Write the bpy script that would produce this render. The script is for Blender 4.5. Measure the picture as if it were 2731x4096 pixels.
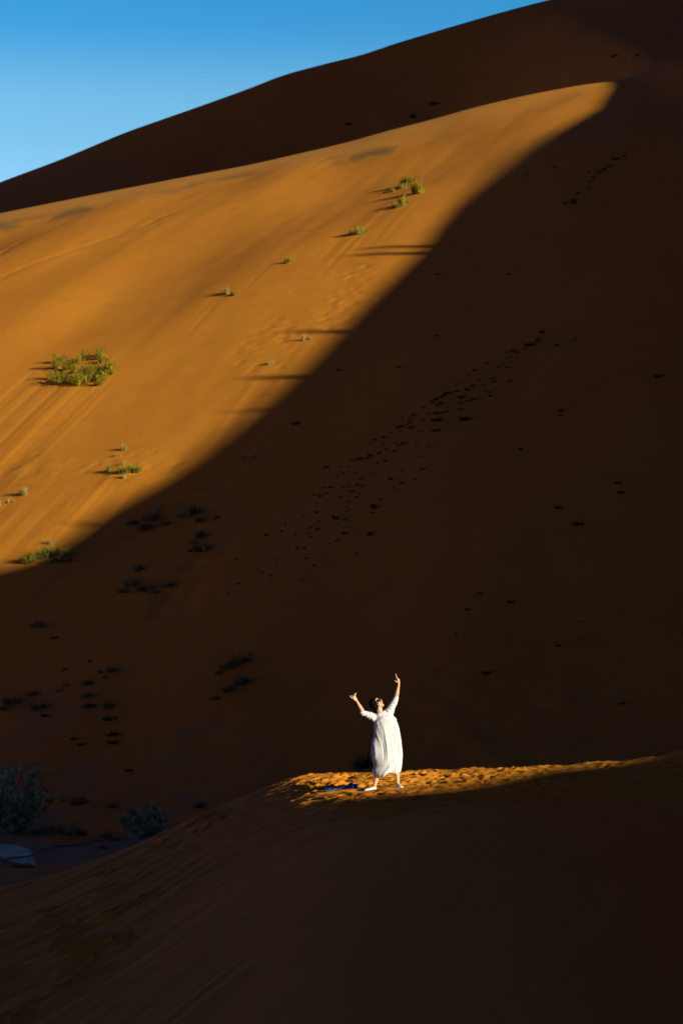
import bpy, bmesh, math, random
import numpy as np
from mathutils import Vector, Matrix, noise as mnoise

for o in list(bpy.data.objects): bpy.data.objects.remove(o)
SC = bpy.context.scene
COL = SC.collection
R = math.radians

# ------------------------------------------------------------------ camera, sky, sun, exposure
F = 9102.0                                    # focal length in photograph pixels (2731 x 4096)
PITCH = math.atan(852 / F)
cam = bpy.data.cameras.new('camera'); camo = bpy.data.objects.new('camera', cam); COL.objects.link(camo)
cam.sensor_fit = 'VERTICAL'; cam.sensor_height = 36; cam.sensor_width = 24; cam.lens = F / 4096 * 36
cam.clip_start = 0.5; cam.clip_end = 6000
camo.rotation_euler = (R(90) + PITCH, 0, 0)
cam.dof.use_dof = True; cam.dof.focus_distance = 39.4; cam.dof.aperture_fstop = 2.8
SC.camera = camo

SUN_E = R(11.0); AZ = R(42.0)                 # sun stands right of and behind the camera
SH = np.array([math.cos(AZ), -math.sin(AZ)])  # horizontal direction towards the sun
TE = math.tan(SUN_E)
sun = bpy.data.lights.new('sun', 'SUN'); sun.energy = 5.0; sun.angle = R(0.5); sun.color = (1.0, 0.88, 0.62)
suno = bpy.data.objects.new('sun', sun); COL.objects.link(suno)
sdir = Vector((SH[0] * math.cos(SUN_E), SH[1] * math.cos(SUN_E), math.sin(SUN_E)))
suno.rotation_euler = sdir.to_track_quat('Z', 'Y').to_euler()

world = bpy.data.worlds.new('World'); SC.world = world; world.use_nodes = True
nt = world.node_tree; nt.nodes.clear()
sky = nt.nodes.new('ShaderNodeTexSky'); sky.sky_type = 'NISHITA'; sky.sun_disc = False
sky.sun_elevation = SUN_E; sky.sun_rotation = math.pi / 2 + AZ
sky.air_density = 1.0; sky.dust_density = 0.3; sky.ozone_density = 2.5; sky.altitude = 700
tc = nt.nodes.new('ShaderNodeTexCoord'); sep = nt.nodes.new('ShaderNodeSeparateXYZ')
nt.links.new(tc.outputs['Generated'], sep.inputs[0])
rmp = nt.nodes.new('ShaderNodeValToRGB')      # deep polarised zenith, bright band above the horizon
cr = rmp.color_ramp; cr.interpolation = 'EASE'
els = [(0.0, (.08, .008, .09)), (.12, (.08, .014, .14)), (.18, (.15, .13, .34)), (.225, (.53, .65, .62)), (.26, (.40, .60, .58)), (.305, (.12, .44, .56)), (.345, (.016, .05, .18)), (.40, (.015, .008, .09)), (1.0, (.015, .006, .10))]
cr.elements[0].position = els[0][0]; cr.elements[0].color = els[0][1] + (1,)
cr.elements[1].position = els[-1][0]; cr.elements[1].color = els[-1][1] + (1,)
for p, c in els[1:-1]:
    e = cr.elements.new(p); e.color = c + (1,)
nt.links.new(sep.outputs['Z'], rmp.inputs[0])
mul = nt.nodes.new('ShaderNodeMix'); mul.data_type = 'RGBA'; mul.blend_type = 'MULTIPLY'; mul.inputs[0].default_value = 1
nt.links.new(sky.outputs[0], mul.inputs[6]); nt.links.new(rmp.outputs[0], mul.inputs[7])
vm = nt.nodes.new('ShaderNodeVectorMath'); vm.operation = 'SCALE'; vm.inputs['Scale'].default_value = 1.5
azr = nt.nodes.new('ShaderNodeMapRange'); azr.interpolation_type = 'SMOOTHSTEP'; azr.inputs[1].default_value = .2; azr.inputs[2].default_value = .8
nt.links.new(sep.outputs['Y'], azr.inputs[0])   # the sky is brightest over the far dunes, duskier round the rest of the horizon
dsk = nt.nodes.new('ShaderNodeMix'); dsk.data_type = 'RGBA'; dsk.inputs[6].default_value = (.75, .66, .80, 1); dsk.inputs[7].default_value = (1, 1, 1, 1)
nt.links.new(azr.outputs[0], dsk.inputs[0])
mu2 = nt.nodes.new('ShaderNodeMix'); mu2.data_type = 'RGBA'; mu2.blend_type = 'MULTIPLY'; mu2.inputs[0].default_value = 1
nt.links.new(mul.outputs[2], mu2.inputs[6]); nt.links.new(dsk.outputs[2], mu2.inputs[7]); nt.links.new(mu2.outputs[2], vm.inputs[0])
bg = nt.nodes.new('ShaderNodeBackground'); bg.inputs[1].default_value = 0.15
wo = nt.nodes.new('ShaderNodeOutputWorld')
nt.links.new(vm.outputs[0], bg.inputs[0]); nt.links.new(bg.outputs[0], wo.inputs[0])

SC.view_settings.view_transform = 'Standard'; SC.view_settings.look = 'None'
SC.view_settings.exposure = 0.56; SC.view_settings.gamma = 1.0; SC.view_settings.use_curve_mapping = False
SC.cycles.max_bounces = 6; SC.cycles.diffuse_bounces = 3

# ------------------------------------------------------------------ helpers
def tag(o, label=None, cat=None, group=None, kind=None):
    if label: o['label'] = label
    if cat: o['category'] = cat
    if group: o['group'] = group
    if kind: o['kind'] = kind
    return o
def link(name, me, mat=None, parent=None, smooth=True):
    o = bpy.data.objects.new(name, me); COL.objects.link(o)
    if mat is not None:
        for m in (mat if isinstance(mat, (list, tuple)) else [mat]): me.materials.append(m)
    if smooth:
        me.polygons.foreach_set('use_smooth', [True] * len(me.polygons))
    if parent: o.parent = parent
    return o
def pymesh(name, V, Fc):
    me = bpy.data.meshes.new(name); me.from_pydata([tuple(v) for v in V], [], Fc); me.update(); return me
def empty(name, loc=(0, 0, 0), rz=0):
    o = bpy.data.objects.new(name, None); COL.objects.link(o); o.location = loc; o.rotation_euler = (0, 0, rz); o.empty_display_size = .1
    return o
def material(name, col, rough=.8, spec=.3):
    m = bpy.data.materials.new(name); m.use_nodes = True
    b = m.node_tree.nodes['Principled BSDF']
    b.inputs['Base Color'].default_value = tuple(col) + (1,); b.inputs['Roughness'].default_value = rough
    b.inputs['Specular IOR Level'].default_value = spec
    return m, m.node_tree, b

def _h(ix, iy, s):
    n = (ix.astype(np.int64) * 374761393 + iy.astype(np.int64) * 668265263 + s * 1442695041) & 0xffffffff
    n = ((n ^ (n >> 13)) * 1274126177) & 0xffffffff
    return ((n ^ (n >> 16)) & 0xffff) / 65535.0 * 2 - 1
def vn(x, y, s=0):
    x = np.asarray(x, float); y = np.asarray(y, float)
    ix = np.floor(x); iy = np.floor(y); fx = x - ix; fy = y - iy
    fx = fx * fx * fx * (fx * (fx * 6 - 15) + 10); fy = fy * fy * fy * (fy * (fy * 6 - 15) + 10)
    a = _h(ix, iy, s); b = _h(ix + 1, iy, s); c = _h(ix, iy + 1, s); d = _h(ix + 1, iy + 1, s)
    return (a * (1 - fx) + b * fx) * (1 - fy) + (c * (1 - fx) + d * fx) * fy
def fbm(x, y, s=0, o=3):
    t = 0; a = 1
    for k in range(o):
        t = t + a * vn(x * 2 ** k + 17.3 * k, y * 2 ** k - 9.1 * k, s + k); a *= .5
    return t
def smax(a, b, k):
    h = np.clip(.5 + .5 * (a - b) / k, 0, 1); return b * (1 - h) + a * h + k * h * (1 - h)
def sstep(a, b, x):
    t = np.clip((x - a) / (b - a), 0, 1); return t * t * (3 - 2 * t)

def ray(X, Y):                                 # (x/y, z/y) of the sight line through a photograph pixel
    cx = (np.asarray(X, float) - 1365.5) / F; cy = (2048 - np.asarray(Y, float)) / F
    den = math.cos(PITCH) - math.sin(PITCH) * cy
    return cx / den, (math.sin(PITCH) + math.cos(PITCH) * cy) / den

# ------------------------------------------------------------------ terrain height function
def line_at(px, y):
    p = np.array(px, float); tx, tz = ray(p[:, 0], p[:, 1]); return tx * y, tz * y
CREST_Y = 320.0; SKY_Y = 500.0; FG_Y = 44.0
cx_, cz_ = line_at([(-400, 935), (0, 850), (350, 780), (700, 712), (1000, 656), (1366, 572), (1560, 517), (1700, 482), (1900, 425), (2100, 378), (2300, 340), (2480, 316), (2731, 285), (3300, 200)], CREST_Y)
sx_, sz_ = line_at([(-400, 900), (0, 729), (240, 640), (500, 530), (800, 425), (1000, 353), (1070, 325), (1130, 300), (1200, 282), (1320, 250), (1450, 220), (1560, 180), (1800, 108), (2000, 50), (2190, 0), (2731, -120), (3300, -220)], SKY_Y)
fx_, fz_ = line_at([(-900, 3760), (0, 3548), (250, 3490), (500, 3405), (650, 3330), (800, 3257), (900, 3209), (1000, 3166), (1060, 3144), (1120, 3127), (1190, 3113), (1300, 3102), (1366, 3095), (1560, 3089), (1700, 3085), (1900, 3078), (2015, 3075), (2165, 3073), (2283, 3070), (2380, 3064), (2535, 3044), (2605, 3031), (2731, 3007), (3300, 2890), (4200, 2640)], FG_Y)
def ext(x, xs, zs):
    z = np.interp(x, xs, zs)
    sl = (zs[1] - zs[0]) / (xs[1] - xs[0]); sr = (zs[-1] - zs[-2]) / (xs[-1] - xs[-2])
    return np.where(x < xs[0], zs[0] + sl * (x - xs[0]), np.where(x > xs[-1], zs[-1] + sr * (x - xs[-1]), z))
def sm(x, xs, zs, w):
    return sum(ext(x + k * w, xs, zs) for k in (-1, -.5, 0, .5, 1)) / 5
BD = 0.395
def cs(x, y): return x * .975 - y * .222, x * .222 + y * .975      # across / up the big slope

STREAKS = [((120, 1480), (470, 1530), 45, .16, 1.1), ((440, 1900), (590, 1930), 32, .14, .9), ((-60, 1900), (330, 2000), 38, .10, 1.2),
           ((1500, 820), (1690, 790), 30, .12, 1.1), ((1380, 930), (1480, 945), 16, .10, .9), ((1120, 1050), (1170, 1060), 12, .08, .7),
           ((880, 1180), (950, 1190), 14, .08, .8), ((1195, 1370), (1235, 1380), 30, .10, .8), ((1040, 1470), (1085, 1480), 26, .10, .8), ((260, 1860), (600, 1960), 22, .08, 1.0)]
def big_base(x, y):
    zc = sm(x, cx_, cz_, 2.0); zs = sm(x, sx_, sz_, 3.0)
    d = CREST_Y - y
    front = zc - BD * d + 2.2 * np.sin(np.clip(d, 0, 170) / 170 * math.pi)
    back = zc + .55 * d
    z1 = np.where(d > 0, front, back) 
    z1 = z1 - .12 * np.exp(-(d / 1.5) ** 2)
    t = sstep(18, 48, x)
    rc = sm(x * .64, cx_, cz_, 2.0) / CREST_Y
    slope = np.clip(rc + (zs - rc * SKY_Y) / 58, .28, .62) * (1 - t) + np.clip((zs - zc) / (SKY_Y - CREST_Y), .1, .5) * t
    dd = SKY_Y - y
    z2 = np.where(dd > 0, zs - slope * dd, zs + .4 * dd)
    return z1, z2
def big(x, y, detail=True):
    z1, z2 = big_base(x, y)
    c, s = cs(x, y)
    if detail:
        m = sstep(0, 25, CREST_Y - y)
        und = .8 * fbm(c / 26 + 3, s / 70, 5, 2) + .07 * fbm(c / 7, s / 50, 11, 3)
        und = und + 1.0 * (vn(c / 15 + 2.4, s / 120 + .3, 21)) * sstep(-5, -40, x)
        z1 = z1 + und * m
        for (p0, p1, ln, amp, wl) in STREAKS_W:
            ca, sa = p0; cb, sb = p1
            mc = sstep(ca - 1.5, ca + 1, c) * (1 - sstep(cb - 1, cb + 1.5, c))
            st = np.interp(c, [ca, cb], [sa, sb]); ds = st - s + 3 * vn(c * 1.3, c * 0, 9)
            ms = sstep(-1, 3, ds) * (1 - sstep(ln * .45, ln, ds + 5 * vn(c * .9, s * 0, 4)))
            z1 = z1 + .26 * amp * mc * ms * (vn(c / wl * 1.5, s / 50, 31) + .7 * vn(c / wl * 3.1, s / 30, 32))
        # old track crease across the slope
        for (pa, pb, w, a) in CREASES:
            ax, ay = pa; bx, by = pb
            L = math.hypot(bx - ax, by - ay); ux, uy = (bx - ax) / L, (by - ay) / L
            t = (x - ax) * ux + (y - ay) * uy; q = (x - ax) * uy - (y - ay) * ux + .8 * vn(t / 7, t * 0, 3)
            z1 = z1 + a * np.exp(-(q / w) ** 2) * sstep(-2, 3, t) * (1 - sstep(L - 12, L, t)) * (1 + .9 * vn(t / 1.1, t * 0, 8))
        z2 = z2 + .7 * fbm(x / 40, y / 60, 51, 3) * sstep(0, 20, SKY_Y - y)
    t = sstep(18, 48, x)
    return np.maximum(z1, z2) * (1 - t) + smax(z1, z2, 8) * t - 2.0 * t * 0
STREAKS_W = []; CREASES = []
def fg(x, y, smooth=False):
    d = FG_Y - y
    zc = sm(x - .13 * np.clip(d, 0, 10), fx_, fz_, .4)
    sl = .17
    w = 2.4
    soft = lambda t: w * np.logaddexp(0, t / w)
    front = .020 * np.clip(d, 0, None) + (sl - .02) * (soft(d - 9.3) - soft(-9.3))
    # the lit platform narrows to nothing towards the right
    k = sstep(2.0, 6.8, x)
    front2 = .13 * np.clip(d, 0, None)
    front = front * (1 - k) + front2 * k
    db = np.clip(-d, 0, None)
    back = np.where(db < 4, .05 * db * db, .8 + .4 * (db - 4))
    z = zc - np.where(d > 0, front, back)
    return z
def near_base(x, y):
    z = fg(x, y)
    val = -4.3 + .22 * fbm(x / 9, y / 14, 71, 3) + .0035 * np.clip(y - 60, 0, 200)
    camd = -1.7 - .2 * np.clip(y, 0, None) - .1 * np.abs(x) * 0
    z = smax(z, val, .5)
    return smax(z, camd, .8)
def hump(x, y):
    z = 0.0
    xe = x - .13 * np.clip(44 - y, 0, 10)
    msk = (.25 + .75 * sstep(-1.7, -.8, xe)) * sstep(-4.8, -2.6, x) * sstep(34.2, 36.2, y) * (1 - sstep(46, 48, y)) * (1 - .5 * sstep(5.5, 7.5, x)) 
    z = z + msk * (.020 * fbm(x / .42, y / .42, 81, 3) + .02 * vn(x / 1.1, y / 1.2, 85))
    # wind ripples and drag marks on the left flank and the smooth face
    lf = 1 - sstep(-2.8, -1.2, x + .10 * (y - 36))
    q = x * .80 - y * .60
    p = x * .60 + y * .80
    q2 = x * .955 - y * .296
    p2 = x * .296 + y * .955
    z = z + lf * (.034 * fbm(q / .40, p / 4.5, 91, 3) + .010 * vn(q / .16, p / 2, 93)) * sstep(22, 27, y)
    z = z + (1 - lf) * (1 - msk) * (.005 * fbm(q2 / .30, p2 / 5, 95, 3) + .04 * fbm(x / 2.5, y / 5, 96, 2) - .014 * np.clip(vn(q2 / .5, p2 / 7, 98) - .45, 0, 1))
    rt = sstep(2.2, 4.2, x) * sstep(35, 40, y)
    z = z + rt * (.05 * fbm((x * .5 + y * .35) / .6, (x - y * .6) / 2.2, 97, 2))
    return z
def H0(x, y):
    return smax(near_base(x, y), big(x, y, True), 5.0)
def hit(X, Y, tmin=14., fn=None, tmax=620):
    fn = fn or H0
    tx, tz = ray(X, Y)
    ys = np.concatenate([np.arange(tmin, 110, .5), np.arange(110, tmax, 1.6)]); ys = ys[ys >= tmin]
    h = fn(tx * ys, ys) - tz * ys
    i = np.argmax(h > 0)
    if not (h > 0).any(): return None
    a, b = (ys[i - 1] if i else ys[0]), ys[i]
    for _ in range(3):
        yy = np.linspace(a, b, 24); hh = fn(tx * yy, yy) - tz * yy; k = max(1, int(np.argmax(hh > 0)))
        a, b = yy[k - 1], yy[k]
    return np.array([tx * b, b, float(fn(np.array([tx * b]), np.array([b]))[0])])
def hitb(X, Y): return hit(X, Y, tmin=112., fn=lambda x, y: smax(near_base(x, y), big_base(x, y)[0], 5.0))
for p0, p1, ln, amp, wl in STREAKS:
    a = hitb(*p0); b = hitb(*p1)
    STREAKS_W.append((cs(a[0], a[1]), cs(b[0], b[1]), ln, amp, wl))
for (X0, Y0), (X1, Y1), w, a in [((-60, 1150), (880, 785), .6, -.06), ((-40, 1050), (150, 930), .55, -.09), ((-30, 1845), (420, 1850), .9, .12), ((430, 1860), (760, 1970), 1.1, .12), ((380, 2200), (1150, 1780), .8, -.15), ((480, 2180), (1020, 2010), .8, .12), ((560, 2560), (930, 2060), .7, -.15), ((640, 2560), (1000, 2080), .7, -.12)]:
    p = hitb(X0, Y0); q = hitb(X1, Y1); CREASES.append(((p[0], p[1]), (q[0], q[1]), w, a))

# ------------------------------------------------------------------ sand material
def sand_material(name, base, dark, scale=1.0, bump=.25, attr=False):
    m, t, b = material(name, base, .92, .12)
    tc = t.nodes.new('ShaderNodeTexCoord')
    def noise(sc, det=6, rough=.6, vec=None):
        n = t.nodes.new('ShaderNodeTexNoise'); n.inputs['Scale'].default_value = sc; n.inputs['Detail'].default_value = det; n.inputs['Roughness'].default_value = rough
        t.links.new(vec or tc.outputs['Object'], n.inputs['Vector']); return n
    def mix(a, bb, fac, bt='MIX'):
        x = t.nodes.new('ShaderNodeMix'); x.data_type = 'RGBA'; x.blend_type = bt
        for s, v in ((6, a), (7, bb)):
            if isinstance(v, tuple): x.inputs[s].default_value = v + (1,)
            else: t.links.new(v, x.inputs[s])
        if isinstance(fac, float): x.inputs[0].default_value = fac
        else: t.links.new(fac, x.inputs[0])
        return x.outputs[2]
    def ramp(src, a, bb):
        r = t.nodes.new('ShaderNodeMapRange'); r.inputs[1].default_value = a; r.inputs[2].default_value = bb; t.links.new(src, r.inputs[0]); return r.outputs[0]
    big_n = noise(.045 * scale, 5); mid = noise(.8 * scale, 6); fine = noise(14 * scale, 4, .7)
    mp = t.nodes.new('ShaderNodeMapping'); mp.inputs['Scale'].default_value = (1, .25, .25); mp.inputs['Rotation'].default_value = (0, 0, R(24))
    t.links.new(tc.outputs['Object'], mp.inputs[0]); strk = noise(.9 * scale, 6, .65, mp.outputs[0])
    c = mix(base, dark, ramp(big_n.outputs[0], .35, .75))
    c = mix(c, tuple(k * .82 for k in dark), ramp(mid.outputs[0], .55, .9))
    c = mix(c, tuple(min(1, k * 1.1) for k in base), ramp(strk.outputs[0], .5, .9))
    c = mix(c, tuple(k * .7 for k in dark), ramp(fine.outputs[0], .58, 1.0))
    if attr:
        at = t.nodes.new('ShaderNodeAttribute'); at.attribute_name = 'ground_kind'
        sp = t.nodes.new('ShaderNodeSeparateXYZ'); t.links.new(at.outputs['Vector'], sp.inputs[0])
        g = mix((.15, .18, .085), (.30, .35, .19), ramp(noise(1.6, 8, .75).outputs[0], .48, .72))
        c = mix(c, g, sp.outputs[0])
        c = mix(c, (.40, .24, .075), sp.outputs[1])
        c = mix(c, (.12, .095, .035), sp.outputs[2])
    t.links.new(c, b.inputs['Base Color'])
    bp = t.nodes.new('ShaderNodeBump'); bp.inputs['Strength'].default_value = bump; bp.inputs['Distance'].default_value = .05 / scale
    ad = t.nodes.new('ShaderNodeMath'); ad.operation = 'ADD'; t.links.new(mid.outputs[0], ad.inputs[0])
    t.links.new(fine.outputs[0], ad.inputs[1]); t.links.new(ad.outputs[0], bp.inputs['Height']); t.links.new(bp.outputs[0], b.inputs['Normal'])
    return m
SAND_A = (.60, .242, .022); SAND_B = (.53, .194, .016)
M_SAND = sand_material('orange_sand', SAND_A, SAND_B, 1.0, .3, True)
M_HILL = sand_material('far_orange_sand', SAND_A, SAND_B, .35, .25, True)

def grid_mesh(name, xs, ys, Z, mat, attr=None):
    nx, ny = len(xs), len(ys)
    X, Y = np.meshgrid(xs, ys)
    V = np.stack([X, Y, Z], -1).reshape(-1, 3)
    i = np.arange(nx * ny).reshape(ny, nx)
    Q = np.stack([i[:-1, :-1], i[:-1, 1:], i[1:, 1:], i[1:, :-1]], -1).reshape(-1, 4)
    me = bpy.data.meshes.new(name)
    me.vertices.add(len(V)); me.vertices.foreach_set('co', V.ravel())
    me.loops.add(Q.size); me.loops.foreach_set('vertex_index', Q.ravel().astype(np.int32))
    me.polygons.add(len(Q)); me.polygons.foreach_set('loop_start', np.arange(0, Q.size, 4, dtype=np.int32))
    me.polygons.foreach_set('loop_total', np.full(len(Q), 4, dtype=np.int32))
    me.update(calc_edges=True); me.validate()
    if attr is not None:
        a = me.attributes.new('ground_kind', 'FLOAT_VECTOR', 'POINT'); a.data.foreach_set('vector', attr.reshape(-1, 3).ravel())
    o = link(name, me, mat)
    tag(o, kind='structure')
    return o

# ------------------------------------------------------------------ near ground: valley and foreground dune
def graded(pts):
    out = [pts[0][0]]
    for (a, _), (b, st) in zip(pts[:-1], pts[1:]):
        n = max(1, int(round((b - a) / st))); out += list(np.linspace(a, b, n + 1)[1:])
    return np.array(out)
xs = graded([(-120, 0), (-60, 6), (-24, 1.2), (-8, .22), (-6.2, .08), (7.6, .035), (12, .15), (30, .8), (90, 5), (200, 12)])
ys = graded([(-120, 0), (-20, 8), (16, 1.5), (22, .2), (33, .07), (47, .035), (56, .2), (108, .4), (112, .5)])
X, Y = np.meshgrid(xs, ys)
Z = smax(near_base(X, Y), big(X, Y, True), 5.0) + hump(X, Y)
rng = np.random.default_rng(4)
def pit(px, py, ang, L, W, dep):
    R_ = max(L, W) * 2.6
    i0, i1 = np.searchsorted(xs, [px - R_, px + R_]); j0, j1 = np.searchsorted(ys, [py - R_, py + R_])
    if i1 <= i0 or j1 <= j0: return
    xx = X[j0:j1, i0:i1] - px; yy = Y[j0:j1, i0:i1] - py
    c, s = math.cos(ang), math.sin(ang)
    a = (xx * c + yy * s) / L; b = (-xx * s + yy * c) / W; r2 = a * a + b * b
    Z[j0:j1, i0:i1] += dep * (1 - .6 * sstep(42.5, 44, py)) * (-np.exp(-r2 * 1.6) + .55 * np.exp(-((np.sqrt(r2) - 1.45) ** 2) * 5))
for k in range(3300):
    px = rng.uniform(-3.8, 8.0); py = rng.uniform(34.6, 46.3)
    if px < -2.2 and rng.random() < .55: continue
    edge = 35.6 + max(0, px - 2) * 1.15
    if py < edge and rng.random() < .9: continue
    xe = px - .13 * np.clip(44 - py, 0, 10)
    pit(px, py, rng.normal(0, .45), rng.uniform(.06, .17), rng.uniform(.04, .09), rng.uniform(.018, .052) * (.3 + .7 * float(sstep(-1.6, -.7, xe))))
for k in range(75):                               # footprints coming up the left flank
    py = rng.uniform(25, 44.5); px = -1.6 - (44.5 - py) * .13 - abs(rng.normal(0, 1.5))
    pit(px, py, .9 + rng.normal(0, .5), rng.uniform(.16, .30), rng.uniform(.08, .13), rng.uniform(.04, .09))
gk = np.zeros(X.shape + (3,))
vz = fg(X, Y)
valley = sstep(-.2, .35, -4.0 - vz) * sstep(49, 52, Y)
n1 = fbm(X / 3.2, Y / 7, 101, 4)
gk[..., 0] = valley * (1 - sstep(-6, -3, X)) * np.clip(sstep(-.5, .5, n1 + 1.2 * (1 - sstep(84, 96, Y)) - .6) , 0, 1) * .9
gk[..., 1] = valley * (1 - sstep(-7, -3, X)) * sstep(.3, .8, fbm(X / 1.5, Y / 3.0, 103, 3)) * .5
def HN(px, py):
    i = np.clip(np.searchsorted(xs, px), 1, len(xs) - 1); j = np.clip(np.searchsorted(ys, py), 1, len(ys) - 1)
    u = (px - xs[i - 1]) / (xs[i] - xs[i - 1]); v = (py - ys[j - 1]) / (ys[j] - ys[j - 1])
    return float((Z[j - 1, i - 1] * (1 - u) + Z[j - 1, i] * u) * (1 - v) + (Z[j, i - 1] * (1 - u) + Z[j, i] * u) * v)
# calm sand where the person's shoes and the scarf rest
def flatten(px, py, r, dz=0):
    i0, i1 = np.searchsorted(xs, [px - r * 2, px + r * 2]); j0, j1 = np.searchsorted(ys, [py - r * 2, py + r * 2])
    d = np.hypot(X[j0:j1, i0:i1] - px, Y[j0:j1, i0:i1] - py); w = 1 - sstep(r * .7, r * 1.6, d)
    z0 = float(near_base(np.array([px]), np.array([py]))[0]) + dz
    Z[j0:j1, i0:i1] = Z[j0:j1, i0:i1] * (1 - w) + z0 * w
PY = 39.3
_t = hit(1547, 3152, 30, near_base); PY = float(_t[1]); PX = float(_t[0]); SCL = PY / F
print('person at', PX, PY, _t[2])
FOOT_L = (PX - .275, PY - .02); FOOT_R = (PX + .205, PY - .03)
flatten(FOOT_L[0] - .08, FOOT_L[1] - .10, .26, .012); flatten(FOOT_R[0] + .03, FOOT_R[1] - .10, .24, .012)
flatten(FOOT_L[0] - .1, FOOT_L[1] - .55, .26, -.01); flatten(FOOT_R[0] + .03, FOOT_R[1] - .55, .26, -.01)
_s = hit(1366, 3160, 34, near_base)
for _k in (-.28, -.1, .08, .26):
    flatten(_s[0] + _k, _s[1] - .02, .17); flatten(_s[0] + _k, _s[1] - .45, .2, -.015)
near = grid_mesh('ground', xs, ys, Z, M_SAND, gk)

# ------------------------------------------------------------------ big dune and the dark dune behind it
xb = graded([(-150, 0), (-75, 3), (-62, .6), (48, .27), (62, .6), (120, 2), (260, 8)])
yb = graded([(111.3, 0), (316, .42), (323, .12), (345, 1), (380, 3), (503, 1.0), (560, 4)])
XB, YB = np.meshgrid(xb, yb)
ZB = smax(near_base(XB, YB), big(XB, YB, True), 5.0)
ZB[0, :] -= .05
def pitb(px, py, L, dep):
    i0, i1 = np.searchsorted(xb, [px - 3 * L, px + 3 * L]); j0, j1 = np.searchsorted(yb, [py - 3 * L, py + 3 * L])
    r2 = ((XB[j0:j1, i0:i1] - px) ** 2 + (YB[j0:j1, i0:i1] - py) ** 2) / L ** 2
    ZB[j0:j1, i0:i1] += dep * np.exp(-r2)
for k in range(150):
    a = rng.random(); a2 = rng.normal(0, 1)
    p = hitb(1500 - a * 540 + a2 * 30, 1130 + a * 320 + rng.normal(0, 1) * 60) if k < 110 else hitb(rng.uniform(60, 760), 1850 + rng.normal(0, 25))
    pitb(p[0], p[1], rng.uniform(.22, .34), rng.choice([-.09, .06]))
gb = np.zeros(XB.shape + (3,))
dcr = CREST_Y - YB
zc = XB
cb, sb = cs(XB, YB)
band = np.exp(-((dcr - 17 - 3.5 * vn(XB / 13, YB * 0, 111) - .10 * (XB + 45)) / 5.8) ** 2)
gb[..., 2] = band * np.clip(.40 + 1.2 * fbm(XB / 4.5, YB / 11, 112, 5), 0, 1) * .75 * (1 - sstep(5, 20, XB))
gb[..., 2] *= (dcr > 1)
gb[..., 1] = .42 * (1 - sstep(3, 30, dcr)) * (dcr > -1) * (1 - .6 * sstep(0, 40, XB))
toe = 1 - sstep(-1.5, 3.5, ZB)
gb[..., 0] = toe * .35 * (1 - sstep(-16, -10, XB)) * sstep(-.2, .6, fbm(XB / 3, YB / 8, 115, 4))
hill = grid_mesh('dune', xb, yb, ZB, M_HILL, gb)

# ------------------------------------------------------------------ the high dune right of the frame that throws the shadows
def uvw(p):
    u = p[0] * math.sin(AZ) + p[1] * math.cos(AZ); w = p[0] * math.cos(AZ) - p[1] * math.sin(AZ)
    return u, p[2] - TE * w, w
D2 = 2731 / 1568
knots = []
for (a, b) in [(1640, 3166), (1700, 3155), (1780, 3142), (1865, 3127), (1940, 3113), (2015, 3098), (2090, 3086), (2165, 3078)]:
    p = hit(a, b, 30, near_base)
    if p is not None and p[1] < 46: knots.append(uvw(p))
far = []
for (a, b) in [(0, 1312), (80, 1290), (160, 1243), (250, 1178), (380, 1108), (450, 1062), (520, 1006), (580, 958), (640, 903), (700, 850), (780, 765), (840, 703), (900, 645), (960, 588), (1000, 530), (1040, 485), (1080, 450), (1120, 418), (1170, 378), (1210, 345), (1270, 308), (1330, 275), (1380, 247)]:
    p = hitb(a * D2 - float(np.interp(a, [0, 820, 1150], [30, 34, 8])), b * D2); far.append(uvw(p))
far = [k for i, k in enumerate(far) if i == 0 or k[0] > far[i - 1][0]]
u1 = knots[-1][0]
top = hitb(1434 * D2, 187 * D2)
rim = []
for X_ in (2240, 2330, 2400, 2470, 2540, 2610, 2680, 2731):     # the light only just grazes the rising end of the foreground crest
    tx_ = float(ray(X_, 3060)[0]); y_ = 43.9; z_ = float(near_base(np.array([tx_ * y_]), np.array([y_]))[0])
    k_ = uvw((tx_ * y_, y_, z_))
    if k_[0] > (rim[-1][0] if rim else u1) + .08: rim.append((k_[0], k_[1] + .03 + .02 * len(rim), 52))
tp = uvw(top) if top is not None else far[-1]
ulist = [(-60, knots[0][1] - 30, 45), (6, knots[0][1] - 1.5, 64), (14, knots[0][1] + .4, 52), (knots[0][0] - 3, knots[0][1] + .1, 52)] + [(k[0], k[1] + .015 * float(sstep(31, 35, k[0])), 52) for k in knots]
ulist += [*rim, (rim[-1][0] + .5, rim[-1][1] + .12, 53), (rim[-1][0] + 3.5, rim[-1][1] + 1.5, 60), (48, 12, 72), (58, 18, 80), (70, 25, 110), (85, 31, 150)]
dist = lambda u: float(np.interp(u, [100, 150, 300], [145, 135, 125]))
ulist = [k for k in ulist if k[0] < far[0][0] - 4] + [(k[0], k[1], dist(k[0])) for k in far]
fu, fv = max(far[-1][0] + 2, tp[0]), max(tp[1], far[-1][1]) + 1.0
ulist += [(fu, fv, 100), (fu + 6, fv + 5, 100), (fu + 13, fv + 50, 110), (fu + 30, fv + 80, 170), (fu + 110, fv + 150, 260), (560, fv + 230, 300)]
print('u far', [round(k[0], 1) for k in far]); print('v far', [round(k[1], 1) for k in far]); print('near', [(round(k[0], 2), round(k[1], 2)) for k in knots], 'top', tp)
allk = knots + far
ku = np.array([k[0] for k in ulist]); kv = np.array([k[1] for k in ulist]); kd = np.array([k[2] for k in ulist])
kw = np.interp(ku, [k[0] for k in allk], [k[2] for k in allk])
CD = lambda u: (np.interp(u, ku, kw) + np.interp(u, ku, kd))
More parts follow.
